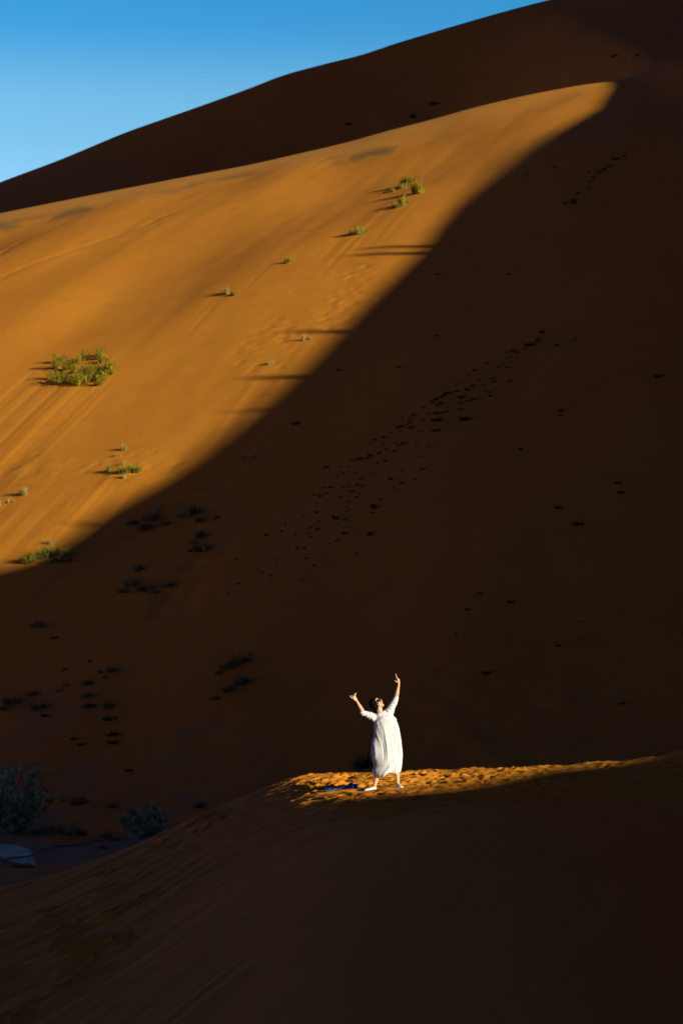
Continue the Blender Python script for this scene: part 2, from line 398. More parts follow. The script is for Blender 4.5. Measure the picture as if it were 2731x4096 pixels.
def crest_pt(u):
    w = float(CD(u)); v = float(np.interp(u, ku, kv)); z = v + TE * w
    return np.array([u * math.sin(AZ) + w * math.cos(AZ), u * math.cos(AZ) - w * math.sin(AZ), z])
open('/tmp/dbg.txt','w').write(f'{[(round(k[0],1),round(k[1],1)) for k in far]}\n{[(round(k[0], 2), round(k[1], 2)) for k in knots]} top {tp} PY {PX,PY}') if 0 else None
us = np.unique(np.concatenate([np.arange(3, 24, 3), np.arange(24, 42, .25), np.arange(42, 100, 2), np.arange(100, 320, 1.0), np.arange(320, 560, 5)]))
rows = []
offs = [-420, -300, -200, -120, -70, -40, -20, -8, -2, 0, 2, 8, 20, 45, 90, 160, 260, 420, 600]
for u in us:
    p = crest_pt(u); row = []
    for o_ in offs:
        D_ = float(np.interp(u, ku, kd)); fl = max(.5, (p[2] + 7) / (.60 * D_))
        z = p[2] - (fl * abs(o_) if o_ < 0 else .30 * abs(o_))
        q = p[:2] + SH * o_
        row.append((q[0], q[1], max(z, -7.5)))
    rows.append(row)
V = [v for r in rows for v in r]; n = len(offs)
Fc = []
for i in range(len(rows) - 1):
    for j in range(n - 1):
        q = [i * n + j, i * n + j + 1, (i + 1) * n + j + 1, (i + 1) * n + j]
        if max(V[k][2] for k in q) > -7.49: Fc.append(q)
shade = link('side_dune', pymesh('side_dune', V, Fc), M_HILL); tag(shade, kind='structure')
base = pymesh('desert_floor', [(-3000, -1500, -6), (3000, -1500, -6), (3000, 4000, -6), (-3000, 4000, -6)], [(0, 1, 2, 3)])
tag(link('desert_floor', base, M_HILL), kind='structure')
#PART2

# ------------------------------------------------------------------ plants
def leaf_material(name, c1, c2, rough=.75):
    m, t, b = material(name, c1, rough, .2)
    n = t.nodes.new('ShaderNodeTexNoise'); n.inputs['Scale'].default_value = 3.0; n.inputs['Detail'].default_value = 4
    tcn = t.nodes.new('ShaderNodeTexCoord'); t.links.new(tcn.outputs['Object'], n.inputs['Vector'])
    x = t.nodes.new('ShaderNodeMix'); x.data_type = 'RGBA'; x.inputs[6].default_value = c1 + (1,); x.inputs[7].default_value = c2 + (1,)
    r = t.nodes.new('ShaderNodeMapRange'); r.inputs[1].default_value = .38; r.inputs[2].default_value = .62
    t.links.new(n.outputs[0], r.inputs[0]); t.links.new(r.outputs[0], x.inputs[0]); t.links.new(x.outputs[2], b.inputs['Base Color'])
    tr = t.nodes.new('ShaderNodeBsdfTranslucent'); t.links.new(x.outputs[2], tr.inputs[0])
    ms = t.nodes.new('ShaderNodeMixShader'); ms.inputs[0].default_value = .25
    t.links.new(b.outputs[0], ms.inputs[1]); t.links.new(tr.outputs[0], ms.inputs[2])
    t.links.new(ms.outputs[0], t.nodes['Material Output'].inputs[0])
    return m
M_GREEN = leaf_material('green_blades', (.36, .30, .022), (.11, .11, .012))
M_OLIVE = leaf_material('olive_blades', (.30, .27, .035), (.13, .14, .02))
M_STRAW = leaf_material('straw_blades', (.44, .34, .11), (.30, .26, .09))
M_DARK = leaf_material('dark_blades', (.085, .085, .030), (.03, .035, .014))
M_GREY = leaf_material('grey_green_leaves', (.46, .62, .30), (.13, .19, .09))
M_TWIG = leaf_material('pale_twigs', (.22, .19, .13), (.14, .12, .08))
M_DULL = leaf_material('dull_blades', (.32, .28, .11), (.07, .07, .03))

def blades(V, Fc, rnd, cx, cy, cz, n, rad, h, w, lean=.7, segs=3):
    for _ in range(n):
        a = rnd.uniform(0, 2 * math.pi); r0 = rad * rnd.random() ** .7 * .55
        bx, by = cx + r0 * math.cos(a), cy + r0 * math.sin(a)
        a2 = a + rnd.uniform(-.7, .7); hh = h * rnd.uniform(.45, 1.05); out = rad * rnd.uniform(.15, lean)
        wx, wy = -math.sin(a2 + rnd.uniform(-.6, .6)), math.cos(a2)
        st = len(V)
        for k in range(segs + 1):
            t = k / segs; o_ = out * t ** 1.6; ww = w * (1 - t * .85) * .5
            px, py, pz = bx + o_ * math.cos(a2), by + o_ * math.sin(a2), cz + hh * (t - .18 * t * t) * 1.2
            V.append((px - wx * ww, py - wy * ww, pz)); V.append((px + wx * ww, py + wy * ww, pz + ww * .3))
        for k in range(segs):
            Fc.append((st + 2 * k, st + 2 * k + 1, st + 2 * k + 3, st + 2 * k + 2))
def leaflets(V, Fc, rnd, p, n, rad, sz):
    for _ in range(n):
        d = Vector((rnd.gauss(0, 1), rnd.gauss(0, 1), rnd.gauss(0, 1))); d.normalize()
        c = Vector(p) + d * rad * rnd.random() ** .5
        u = Vector((rnd.gauss(0, 1), rnd.gauss(0, 1), rnd.gauss(.4, .7))).normalized(); v = u.orthogonal().normalized()
        v.rotate(Matrix.Rotation(rnd.uniform(0, 6.28), 3, u)); s_ = sz * rnd.uniform(.6, 1.3); st = len(V)
        for a, b in ((-1, 0), (-.4, .38), (.4, .42), (1, 0), (.4, -.42), (-.4, -.38)):
            V.append(tuple(c + u * a * s_ * .5 + v * b * s_ * .5))
        Fc.append(tuple(range(st, st + 6)))
def tuft_mesh(name, seed, n=70, rad=.5, h=.55, w=.035, lean=1.0, clumps=1):
    rnd = random.Random(seed); V = []; Fc = []
    for k in range(clumps):
        a = rnd.uniform(0, 6.28); r = 0 if clumps == 1 else rad * rnd.uniform(.15, .65)
        sc = 1 if clumps == 1 else rnd.uniform(.45, .8)
        blades(V, Fc, rnd, r * math.cos(a), r * math.sin(a) * .7, -.04, n // clumps, rad * sc, h * sc * rnd.uniform(.8, 1.2), w, lean)
    return pymesh(name, V, Fc)
TM = {}
def tm(kind, k):
    key = (kind, k)
    if key not in TM:
        mat, n, h, w, cl = {'green': (M_GREEN, 260, .62, .05, 5), 'olive': (M_OLIVE, 220, .58, .045, 5), 'straw': (M_STRAW, 150, .58, .03, 2),
                            'dark': (M_DARK, 110, .42, .07, 3), 'mix': (M_DULL, 260, .5, .035, 7)}[kind]
        me = tuft_mesh('tuft', hash(kind) % 1 + k * 13 + len(kind) * 7, n, .5, h, w, .9, cl); me.materials.append(mat); TM[key] = me
    return TM[key]
def ground_hit(Xp, Yp):
    if Yp < 3240 or Xp > 700:
        return hit(Xp, Yp, 50.)
    p = hit(Xp, Yp, 49.)
    if p[1] < 108: p[2] = HN(p[0], p[1])
    return p
rt = random.Random(9); LIT = 'grass tufts on the sunlit slope'
def tuft(Xp, Yp, wpx, kind, label, cat='grass tuft', group=None, hs=1.0, name='grass_tuft'):
    p = ground_hit(Xp, Yp)
    if p is None: return None
    s_ = wpx * p[1] / F * (2.0 if group == LIT else 1.5)
    o = bpy.data.objects.new(name, tm(kind, rt.randrange(4))); COL.objects.link(o)
    o.location = (p[0], p[1], p[2] - .02 * s_)
    o.scale = (s_ * .8, s_ * .8, s_ * (hs * 1.0 + .2 if group == LIT else hs * 1.25 + .25)); o.rotation_euler = (0, 0, rt.uniform(0, 6.28))
    tag(o, label, cat, group)
    return o

LIT = 'grass tufts on the sunlit slope'
for a in [
    (1634, 742, 52, 'green', 'largest green tuft at the top of the high sunlit cluster', 1.1),
    (1612, 752, 32, 'olive', 'olive tuft just left below the largest tuft of the high cluster', .9),
    (1563, 768, 24, 'olive', 'small thin tuft left of the high sunlit cluster', .8),
    (1543, 772, 18, 'olive', 'smallest tuft at the far left tip of the high cluster', .8),
    (1664, 774, 52, 'green', 'green tuft at the right end of the high sunlit cluster', .9),
    (1616, 786, 24, 'olive', 'low sparse tuft in the middle of the high sunlit cluster', .7),
    (1612, 822, 46, 'green', 'bright green tuft lowest in the high sunlit cluster', 1.0),
    (1588, 830, 36, 'olive', 'dull tuft touching the lowest one of the high cluster', .8),
    (1440, 935, 48, 'olive', 'lone olive tuft with a dark shadow, just below left of the high cluster', .95),
    (1408, 934, 24, 'olive', 'small tuft leaning on the left of the lone olive tuft', .7),
    (1156, 1052, 34, 'olive', 'small tuft trailing a thin straight shadow to its left, mid lit slope', .9),
    (905, 1175, 44, 'straw', 'pale straw tuft with feathery top, halfway down the lit slope', .8),
    (938, 1180, 30, 'olive', 'olive tuft at the right foot of the pale feathery one', .7),
    (1228, 1360, 32, 'straw', 'pale tuft close to the shadow edge under a long thin shadow', .8),
    (1075, 1460, 34, 'straw', 'small pale tuft near the shadow edge with a short black shadow', .9),
    (500, 1798, 34, 'straw', 'dry pale tuft at the top of the scattered dry group', .9),
    (474, 1826, 28, 'straw', 'thin dry tuft second from the top of the scattered dry group', .8),
    (486, 1862, 32, 'straw', 'whitish dry tuft above the row of olive tufts', .9),
    (440, 1886, 32, 'olive', 'olive tuft at the left end of the dry group row', .9),
    (500, 1892, 44, 'olive', 'olive tuft at the centre of the dry group row', .9),
    (545, 1888, 54, 'olive', 'widest olive tuft at the right end of the dry group row', .7),
    (492, 1912, 32, 'straw', 'dry tuft lowest in the scattered dry group', .8),
    (90, 1978, 46, 'straw', 'sandy coloured tuft near the left picture edge', .9),
    (45, 2010, 26, 'straw', 'small straw tuft below the sandy coloured one at the left edge', .7),
    (6, 2020, 28, 'straw', 'straw tuft cut by the left picture edge', .8),
    (205, 2176, 30, 'straw', 'lone straw tuft rising above the row at the shadow edge', 1.0),
    (100, 2252, 52, 'olive', 'leftmost tuft of the row at the bottom of the lit slope', .8),
    (140, 2240, 46, 'olive', 'second tuft from the left in the row at the shadow edge', .8),
    (180, 2232, 60, 'olive', 'tall yellowish tuft in the middle of the row at the shadow edge', 1.1),
    (215, 2250, 46, 'mix', 'dull tuft right of the tall yellowish one at the shadow edge', .8),
    (248, 2228, 60, 'olive', 'green tuft near the right end of the row at the shadow edge', 1.0),
    (272, 2245, 40, 'mix', 'rightmost dull tuft of the row at the shadow edge', .8)]:
    tuft(a[0], a[1], a[2], a[3], a[4], 'grass tuft', LIT, a[5])

# the big green shrub patch, left on the lit slope: foliage and stems over its own sand mound
def shrub_patch():
    p0 = ground_hit(330, 1500); k = p0[1] / F
    rnd = random.Random(31); V = []; Fc = []; V2 = []; F2 = []
    pts = [(200, 1520), (212, 1505), (228, 1462), (222, 1490), (232, 1440), (250, 1438), (262, 1520), (285, 1525), (292, 1528), (305, 1515), (270, 1470), (290, 1465), (300, 1480), (318, 1475), (330, 1500), (345, 1520), (352, 1495), (360, 1470), (372, 1455), (318, 1440), (340, 1430), (398, 1530), (388, 1510), (375, 1525), (408, 1515), (420, 1495), (430, 1480), (445, 1485), (452, 1490), (405, 1480), (395, 1425), (412, 1440), (402, 1412), (428, 1440), (440, 1462), (372, 1500), (240, 1525), (315, 1530), (350, 1450), (410, 1500), (255, 1500), (382, 1480)]
    for i, (a, b) in enumerate(pts):
        if i % 5 == 3: continue
        q = ground_hit(a + rnd.uniform(-3, 3), b + 12); s_ = rnd.uniform(.45, .85)
        x0, y0, z0 = q[0] - p0[0], q[1] - p0[1], q[2] - p0[2]
        blades(V, Fc, rnd, x0, y0, z0 - .05, 70, .90 * s_, 1.2 * s_, .055, 1.1)
        for _ in range(15):
            t = rnd.random(); leaflets(V, Fc, rnd, (x0 + rnd.gauss(0, .30) * s_, y0 + rnd.gauss(0, .28) * s_, z0 + (.1 + 1.1 * t) * s_), 6, .18, .15)
        blades(V2, F2, rnd, x0, y0, z0 - .08, 7, .35 * s_, .7 * s_, .03, .7)
    n0 = len(V); nf = len(Fc); V += V2; Fc += [tuple(i + n0 for i in f) for f in F2]
    me = pymesh('spreading_shrub', V, Fc); me.polygons.foreach_set('material_index', [0] * nf + [1] * (len(Fc) - nf))
    o = link('spreading_shrub', me, [M_GREEN, M_TWIG], None, False); o.location = p0
    tag(o, 'wide bright green shrub patch with many upright clumps, left on the lit slope', 'shrub')
shrub_patch()

# shrubs in the shadow, lower left, each of them a bush one can tell apart
SH_G = 'dark bushes in the shadow below the lit slope'
for a in [
    (632, 2040, 46, 'straw', 'pale dry tuft catching light just under the shadow edge', 1.2),
    (605, 2078, 74, 'mix', 'bush directly under the pale dry tuft', .8), (528, 2098, 66, 'mix', 'flat dull bush left end of the upper shadow group', .5),
    (592, 2120, 84, 'mix', 'wide bush at the bottom of the upper shadow group', .6), (665, 2098, 50, 'mix', 'flat bush right end of the upper shadow group', .5),
    (772, 2060, 84, 'mix', 'bushiest plant at the top of the second shadow column', .9), (728, 2066, 44, 'mix', 'low sprig left of the bushiest plant of the second column', .6),
    (803, 2086, 64, 'mix', 'spreading bush below the bushiest plant of the second column', .5), (866, 2074, 36, 'mix', 'small bush standing apart right of the second column', .6),
    (802, 2150, 74, 'mix', 'feathery bush in the middle of the second shadow column', .8), (776, 2174, 48, 'mix', 'low bush left below the feathery one of the second column', .5),
    (815, 2200, 90, 'mix', 'long grey green bush at the foot of the second shadow column', .5), (765, 2205, 40, 'dark', 'dark sprig left at the foot of the second shadow column', .5),
    (555, 2282, 52, 'mix', 'lone bush above the wide shadow patch', .8), (528, 2342, 84, 'mix', 'bushy left part plant of the wide shadow patch', .7),
    (582, 2358, 90, 'mix', 'sprawling plant at the centre of the wide shadow patch', .4), (495, 2368, 60, 'mix', 'low plant at the left foot of the wide shadow patch', .4),
    (672, 2346, 60, 'mix', 'thin plant trailing right of the wide shadow patch', .4), (622, 2372, 50, 'mix', 'low plant at the lower right of the wide shadow patch', .4),
    (150, 2508, 58, 'mix', 'round bush alone near the left picture edge in shadow', .8), (218, 2554, 32, 'dark', 'small black bush right below the lone round one', .6),
    (990, 1838, 66, 'straw', 'pale skeleton bush in shadow close under the sunlit edge', .5),
    (965, 2650, 74, 'mix', 'large leaning bush, upper right one of the diagonal pair', .8), (915, 2672, 72, 'mix', 'bush at the lower left of the upper diagonal streak', .6),
    (1000, 2620, 36, 'dark', 'small twig at the top end of the upper diagonal streak', .5), (876, 2694, 40, 'mix', 'sprig at the bottom end of the upper diagonal streak', .5),
    (962, 2738, 78, 'mix', 'bushy head of the lower diagonal streak', .7), (912, 2764, 72, 'mix', 'middle bush of the lower diagonal streak', .5),
    (865, 2796, 44, 'mix', 'tail bush of the lower diagonal streak', .5), (1000, 2722, 30, 'straw', 'thin twig right of the lower diagonal streak head', .5),
    (452, 2686, 64, 'mix', 'bush with yellowish rim at the top of the left valley group', .6), (405, 2690, 30, 'mix', 'sprig left of the yellowish rimmed bush', .5),
    (352, 2738, 60, 'mix', 'dense bush second row of the left valley group', .6), (420, 2712, 36, 'mix', 'little bush under the yellowish rimmed bush', .4),
    (350, 2790, 60, 'mix', 'bush third row of the left valley group', .6), (355, 2828, 70, 'mix', 'flat bush fourth row of the left valley group', .4),
    (440, 2832, 50, 'mix', 'upright feathery bush right in the left valley group', 1.0), (446, 2878, 90, 'dark', 'flat black bush under the upright feathery one', .3),
    (60, 2815, 96, 'mix', 'wide bush at the far left of the valley slope', .5), (130, 2780, 60, 'mix', 'low bush above the far left pair', .4),
    (168, 2835, 84, 'mix', 'dense bush right of the wide far left one', .5), (178, 2864, 40, 'dark', 'dark sprig below the dense far left bush', .4),
    (15, 2838, 44, 'mix', 'bush cut by the left picture edge in the shadow', .5), (240, 2765, 36, 'mix', 'rusty sprig between the far left bushes and the valley group', .5),
    (268, 2742, 34, 'mix', 'small rusty sprig above the other rusty one', .5), (262, 2680, 30, 'mix', 'tiny sprig high between the left bushes', .5),
    (362, 2646, 30, 'dark', 'tiny dark sprig above the left valley group', .5), (462, 2940, 74, 'dark', 'long flat bush low on the valley slope', .35),
    (458, 2972, 56, 'dark', 'short flat bush directly under the long flat one', .3), (332, 2980, 44, 'dark', 'dark flat sprig left of the two flat bushes', .3),
    (300, 2958, 36, 'dark', 'faint sprig above the dark flat one on the valley slope', .4), (528, 3084, 44, 'dark', 'lone flat bush near the foot of the slope', .4)]:
    tuft(a[0], a[1], a[2], a[3], a[4], 'bush', SH_G, a[5], 'desert_bush')

# scattered single dark tufts on the shadowed face
SC_G = 'scattered dark tufts on the shadowed face'
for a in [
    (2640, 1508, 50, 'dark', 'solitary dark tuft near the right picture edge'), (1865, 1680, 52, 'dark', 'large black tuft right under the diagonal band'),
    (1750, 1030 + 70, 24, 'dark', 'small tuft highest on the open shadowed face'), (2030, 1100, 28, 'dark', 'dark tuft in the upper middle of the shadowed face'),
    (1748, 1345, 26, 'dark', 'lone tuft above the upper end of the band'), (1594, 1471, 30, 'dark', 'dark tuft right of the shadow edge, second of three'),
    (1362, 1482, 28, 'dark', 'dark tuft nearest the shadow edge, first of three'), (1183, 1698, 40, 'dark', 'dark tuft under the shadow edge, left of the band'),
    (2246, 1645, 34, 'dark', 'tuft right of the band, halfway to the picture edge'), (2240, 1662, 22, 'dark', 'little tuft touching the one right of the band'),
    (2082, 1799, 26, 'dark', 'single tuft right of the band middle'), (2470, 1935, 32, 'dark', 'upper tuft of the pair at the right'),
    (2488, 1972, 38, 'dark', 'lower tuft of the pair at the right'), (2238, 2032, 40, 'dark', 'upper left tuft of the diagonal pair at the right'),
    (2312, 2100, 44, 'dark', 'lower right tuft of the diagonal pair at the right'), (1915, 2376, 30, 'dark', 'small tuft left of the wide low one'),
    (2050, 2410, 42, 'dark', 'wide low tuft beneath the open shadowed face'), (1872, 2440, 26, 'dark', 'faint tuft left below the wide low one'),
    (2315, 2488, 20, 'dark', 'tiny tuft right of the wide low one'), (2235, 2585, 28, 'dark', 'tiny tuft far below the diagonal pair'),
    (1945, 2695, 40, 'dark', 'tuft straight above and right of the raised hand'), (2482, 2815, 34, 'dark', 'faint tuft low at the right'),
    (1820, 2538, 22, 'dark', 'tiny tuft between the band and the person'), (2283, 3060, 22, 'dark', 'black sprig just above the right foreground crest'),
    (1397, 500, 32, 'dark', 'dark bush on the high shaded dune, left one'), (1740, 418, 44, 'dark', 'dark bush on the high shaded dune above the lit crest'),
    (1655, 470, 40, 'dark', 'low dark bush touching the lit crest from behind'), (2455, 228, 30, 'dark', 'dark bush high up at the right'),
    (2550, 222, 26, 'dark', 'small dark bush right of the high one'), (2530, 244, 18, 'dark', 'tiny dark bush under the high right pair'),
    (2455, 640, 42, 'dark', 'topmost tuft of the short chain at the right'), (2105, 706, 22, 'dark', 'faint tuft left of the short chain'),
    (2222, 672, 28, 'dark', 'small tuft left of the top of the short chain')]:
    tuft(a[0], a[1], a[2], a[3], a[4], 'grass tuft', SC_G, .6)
o = tuft(2283, 1364, 44, 'straw', 'pale yellow tuft right of the upper end of the band', 'grass tuft', SC_G, .9)
o = tuft(2303, 1405, 30, 'straw', 'small yellow tuft below the pale yellow one', 'grass tuft', SC_G, .7)
o = tuft(2228, 1385, 26, 'mix', 'dull tuft left of the pale yellow one', 'grass tuft', SC_G, .7)
o = tuft(2128, 1378, 40, 'straw', 'pale flowering tuft inside the top of the band', 'grass tuft', SC_G, .7)
for (a, b, w) in [(2490, 628, 22), (2436, 668, 26), (2415, 680, 24), (2402, 693, 32), (2378, 712, 24), (2362, 728, 26), (2350, 752, 22), (2312, 778, 30), (2290, 812, 44), (2260, 815, 20), (2350, 690, 18), (2322, 738, 16)]:
    tuft(a, b, w, 'dark', 'small dark tuft in the short diagonal chain at the upper right', 'grass tuft', 'short diagonal chain of dark tufts', .6)
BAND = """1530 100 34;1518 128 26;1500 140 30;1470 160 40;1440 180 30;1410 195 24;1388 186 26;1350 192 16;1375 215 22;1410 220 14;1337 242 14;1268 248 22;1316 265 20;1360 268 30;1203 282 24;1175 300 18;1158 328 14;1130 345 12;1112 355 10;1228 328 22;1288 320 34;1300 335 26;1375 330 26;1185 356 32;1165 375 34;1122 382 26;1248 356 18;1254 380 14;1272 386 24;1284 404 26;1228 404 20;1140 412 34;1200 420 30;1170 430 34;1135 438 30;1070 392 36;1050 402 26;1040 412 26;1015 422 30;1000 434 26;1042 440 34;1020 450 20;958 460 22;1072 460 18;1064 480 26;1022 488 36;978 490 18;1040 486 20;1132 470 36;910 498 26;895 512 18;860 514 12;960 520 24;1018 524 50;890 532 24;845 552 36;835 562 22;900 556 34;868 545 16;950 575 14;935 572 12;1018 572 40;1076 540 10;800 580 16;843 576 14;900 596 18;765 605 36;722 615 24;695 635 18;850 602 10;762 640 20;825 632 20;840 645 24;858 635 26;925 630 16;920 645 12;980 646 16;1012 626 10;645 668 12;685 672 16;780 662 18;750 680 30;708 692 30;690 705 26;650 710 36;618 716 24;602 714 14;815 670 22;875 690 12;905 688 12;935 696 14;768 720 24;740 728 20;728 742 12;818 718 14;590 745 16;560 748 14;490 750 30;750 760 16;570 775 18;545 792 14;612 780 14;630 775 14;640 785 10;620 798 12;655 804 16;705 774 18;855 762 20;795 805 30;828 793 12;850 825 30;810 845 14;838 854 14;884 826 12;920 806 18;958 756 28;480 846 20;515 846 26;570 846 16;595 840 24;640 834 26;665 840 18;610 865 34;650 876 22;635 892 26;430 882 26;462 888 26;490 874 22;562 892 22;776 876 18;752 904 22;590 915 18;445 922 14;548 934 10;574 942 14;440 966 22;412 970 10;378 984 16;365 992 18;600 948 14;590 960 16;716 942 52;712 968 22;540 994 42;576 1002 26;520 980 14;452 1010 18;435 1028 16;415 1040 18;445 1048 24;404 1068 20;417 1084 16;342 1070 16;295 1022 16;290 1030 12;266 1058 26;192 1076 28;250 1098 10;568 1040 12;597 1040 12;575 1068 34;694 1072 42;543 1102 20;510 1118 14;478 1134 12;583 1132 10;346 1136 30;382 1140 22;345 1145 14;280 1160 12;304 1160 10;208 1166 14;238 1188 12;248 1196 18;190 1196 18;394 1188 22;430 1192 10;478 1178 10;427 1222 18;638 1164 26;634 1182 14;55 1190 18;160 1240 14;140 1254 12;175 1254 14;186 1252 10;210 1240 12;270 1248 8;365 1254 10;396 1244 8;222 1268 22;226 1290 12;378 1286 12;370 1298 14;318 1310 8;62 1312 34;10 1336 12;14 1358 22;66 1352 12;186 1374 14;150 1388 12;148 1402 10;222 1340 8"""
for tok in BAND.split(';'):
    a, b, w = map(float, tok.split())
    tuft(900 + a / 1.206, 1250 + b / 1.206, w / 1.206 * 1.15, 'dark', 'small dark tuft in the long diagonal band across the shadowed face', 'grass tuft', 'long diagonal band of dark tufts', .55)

# low green plants on the valley floor
for a in [(215, 3332, 110, 'low green plant at the right foot of the big grey shrub', .45), (312, 3342, 100, 'low green plant in the middle of the valley strip', .5), (150, 3338, 80, 'low green plant under the big grey shrub', .35),
          (425, 3352, 60, 'small plant where the black cable ends', .7), (462, 3362, 40, 'little plant right of the cable end', .6), (412, 3395, 50, 'faint plant on the gravel below the cable end', .4),
          (78, 3470, 60, 'dark plant under the pale board', .4), (122, 3476, 50, 'dark plant at the lower right corner of the pale board', .45), (262, 3204, 50, 'dark plant left at the foot of the slope', .5),
          (320, 3215, 90, 'dark heap of plants at the foot of the slope', .5), (455, 3232, 60, 'dark plant behind the smaller grey shrub', .5), (800, 3230, 60, 'dark plant peeping over the left foreground crest', .7)]:
    tuft(a[0], a[1], a[2], 'mix', a[3], 'plant', 'low plants on the valley floor', a[4], 'low_plant')
o = tuft(1446, 3080, 110, 'dark', 'black bush showing behind the sunlit crest left of the person', 'bush', None, 1.15, 'desert_bush')

def calotropis(Xp, Yp, wm, hm, seed, label, n=30):
    p = ground_hit(Xp, Yp); rnd = random.Random(seed)
    root = empty('grey_leaved_shrub', (p[0], p[1], p[2])); tag(root, label, 'shrub', 'grey leaved shrubs in the valley')
    V = []; Fc = []; V2 = []; F2 = []
    for k in range(n):
        a = rnd.uniform(0, 6.28); r = wm * .5 * rnd.random() ** .42; h = hm * (1 - .45 * (r / (wm * .5)) ** 2) * rnd.uniform(.72, 1.0)
        tip = Vector((r * math.cos(a), r * math.sin(a) * .8, h)); b0 = Vector((0, 0, -.1))
        mid = (b0 + tip) / 2 + Vector((r * .22 * math.cos(a), r * .22 * math.sin(a), -.05 * h))
        prev = None
        N = 9
        for i in range(N + 1):
            t = i / N; q = b0 * (1 - t) ** 2 + mid * 2 * t * (1 - t) + tip * t * t
            w = .028 * (1 - .75 * t)
            if i == 0 and k > 0:
                prev = 0; continue
            st = len(V2); V2 += [(q.x - w, q.y, q.z), (q.x + w * .5, q.y - w, q.z), (q.x + w * .5, q.y + w, q.z)]
            if prev is not None:
                for j in range(3): F2.append((prev + j, prev + (j + 1) % 3, st + (j + 1) % 3, st + j))
            prev = st
            if t > .15:
                leaflets(V, Fc, rnd, q, 8 if t < .8 else 14, .17 if t < .85 else .09, .15)
    link('foliage', pymesh('foliage', V, Fc), M_GREY, root, False); link('stem', pymesh('stem', V2, F2), M_TWIG, root, False)
calotropis(62, 3335, 3.2, 2.75, 5, 'large grey green leafy shrub at the left picture edge, on the valley floor', 62)
calotropis(578, 3350, 1.75, 1.5, 8, 'smaller grey green leafy shrub half hidden behind the foreground crest', 26)

# pale stones on the valley floor
M_STONE, _, _ = material('pale_stone', (.36, .38, .26), .9)
def stone_mesh(seed):
    bm = bmesh.new(); bmesh.ops.create_icosphere(bm, subdivisions=2, radius=1)
    for v in bm.verts:
        v.co *= 1 + .28 * mnoise.noise(v.co * 1.3 + Vector((seed * 7, 0, 0))); v.co.z *= .55
    me = bpy.data.meshes.new('stone'); bm.to_mesh(me); bm.free(); me.materials.append(M_STONE); return me
sm_ = [stone_mesh(k) for k in range(3)]
for k in range(46):
    a, b = rt.uniform(120, 640), rt.uniform(3110, 3340)
    if k > 25: a, b = rt.uniform(180, 420), rt.uniform(3330, 3430)
    p = ground_hit(a, b)
    if p is None: continue
    o = bpy.data.objects.new('stone', sm_[k % 3]); COL.objects.link(o); s_ = rt.uniform(.02, .06) * (1.3 if b < 3300 else .8)
    o.location = (p[0], p[1], p[2] + s_ * .2); o.scale = (s_ * 1.4, s_, s_); o.rotation_euler = (0, 0, rt.uniform(0, 6))
    tag(o, 'small pale stone on the dark valley ground behind the left foreground crest', 'stone', 'pale stones on the valley ground')

# unseen cones added on the side crest to throw the long thin shadows
M_CASTER, _, _ = material('caster_brown', (.25, .19, .13), .85)
for i, (a, b, r, lb) in enumerate([(1395, 1019, .6, 'first'), (1340, 1048, .65, 'second'), (1120, 1338, .6, 'third'), (985, 1512, .65, 'fourth'), (1030, 1645, .4, 'lowest'), (400, 2108, .4, 'leftmost')]):
    p = hitb(a, b); u, v, w = uvw(p); c = crest_pt(u); hgt = max(.6, v - float(np.interp(u, ku, kv)))
    bm = bmesh.new(); bmesh.ops.create_cone(bm, cap_ends=True, segments=10, radius1=r, radius2=r * .45, depth=hgt + 2)
    bmesh.ops.translate(bm, verts=bm.verts, vec=(0, 0, (hgt + 2) / 2 - 2))
    for vv in bm.verts: vv.co.x += .04 * vv.co.z
    me = bpy.data.meshes.new('shadow_caster'); bm.to_mesh(me); bm.free()
    o = link('shadow_caster', me, M_CASTER); o.location = c; tag(o, lb + ' added shadow caster on the side dune, throwing a thin shadow on the slope', 'tree snag', 'added shadow casters on the side dune crest')

# pale board and black cable, lower left
M_BOARD, tb, bb = material('pale_board', (.62, .66, .68), .7)
nz = tb.nodes.new('ShaderNodeTexNoise'); nz.inputs['Scale'].default_value = 5; nz.inputs['Detail'].default_value = 7
mr = tb.nodes.new('ShaderNodeValToRGB'); mr.color_ramp.elements[0].position = .35; mr.color_ramp.elements[0].color = (.28, .36, .25, 1); mr.color_ramp.elements[1].position = .65; mr.color_ramp.elements[1].color = (.48, .60, .42, 1)
tb.links.new(nz.outputs[0], mr.inputs[0]); tb.links.new(mr.outputs[0], bb.inputs['Base Color'])
Z5 = lambda a, b: (a / 3.136, 3300 + b / 3.136)
bp0 = ground_hit(*Z5(330, 520)); YB0 = float(bp0[1])
def on_board(a, b, off=0.):
    # board leans back: plane y = YB0 + (z - z0)*1.1
    tx, tz = ray(*Z5(a, b)); z0 = bp0[2]
    y = (YB0 - 1.1 * z0) / (1 - 1.1 * tz) - off
    return Vector((tx * y, y, tz * y))
outl = [(-60, 245), (90, 235), (200, 252), (300, 270), (355, 292), (385, 320), (425, 410), (470, 512), (440, 518), (300, 488), (150, 456), (80, 440), (-60, 330)]
top_ = [on_board(a, b) for a, b in outl]; bot = [q + Vector((0, .05, -.02)) for q in top_]
nn = len(outl)
me = pymesh('board', top_ + bot, [tuple(range(nn))[::-1], tuple(range(nn, 2 * nn))] + [(i, (i + 1) % nn, nn + (i + 1) % nn, nn + i) for i in range(nn)])
tag(link('board', me, M_BOARD, None, False), 'pale blue grey board lying tilted on the valley ground at the left edge', 'board')
M_CABLE, _, _ = material('black_rubber', (.02, .022, .03), .6)
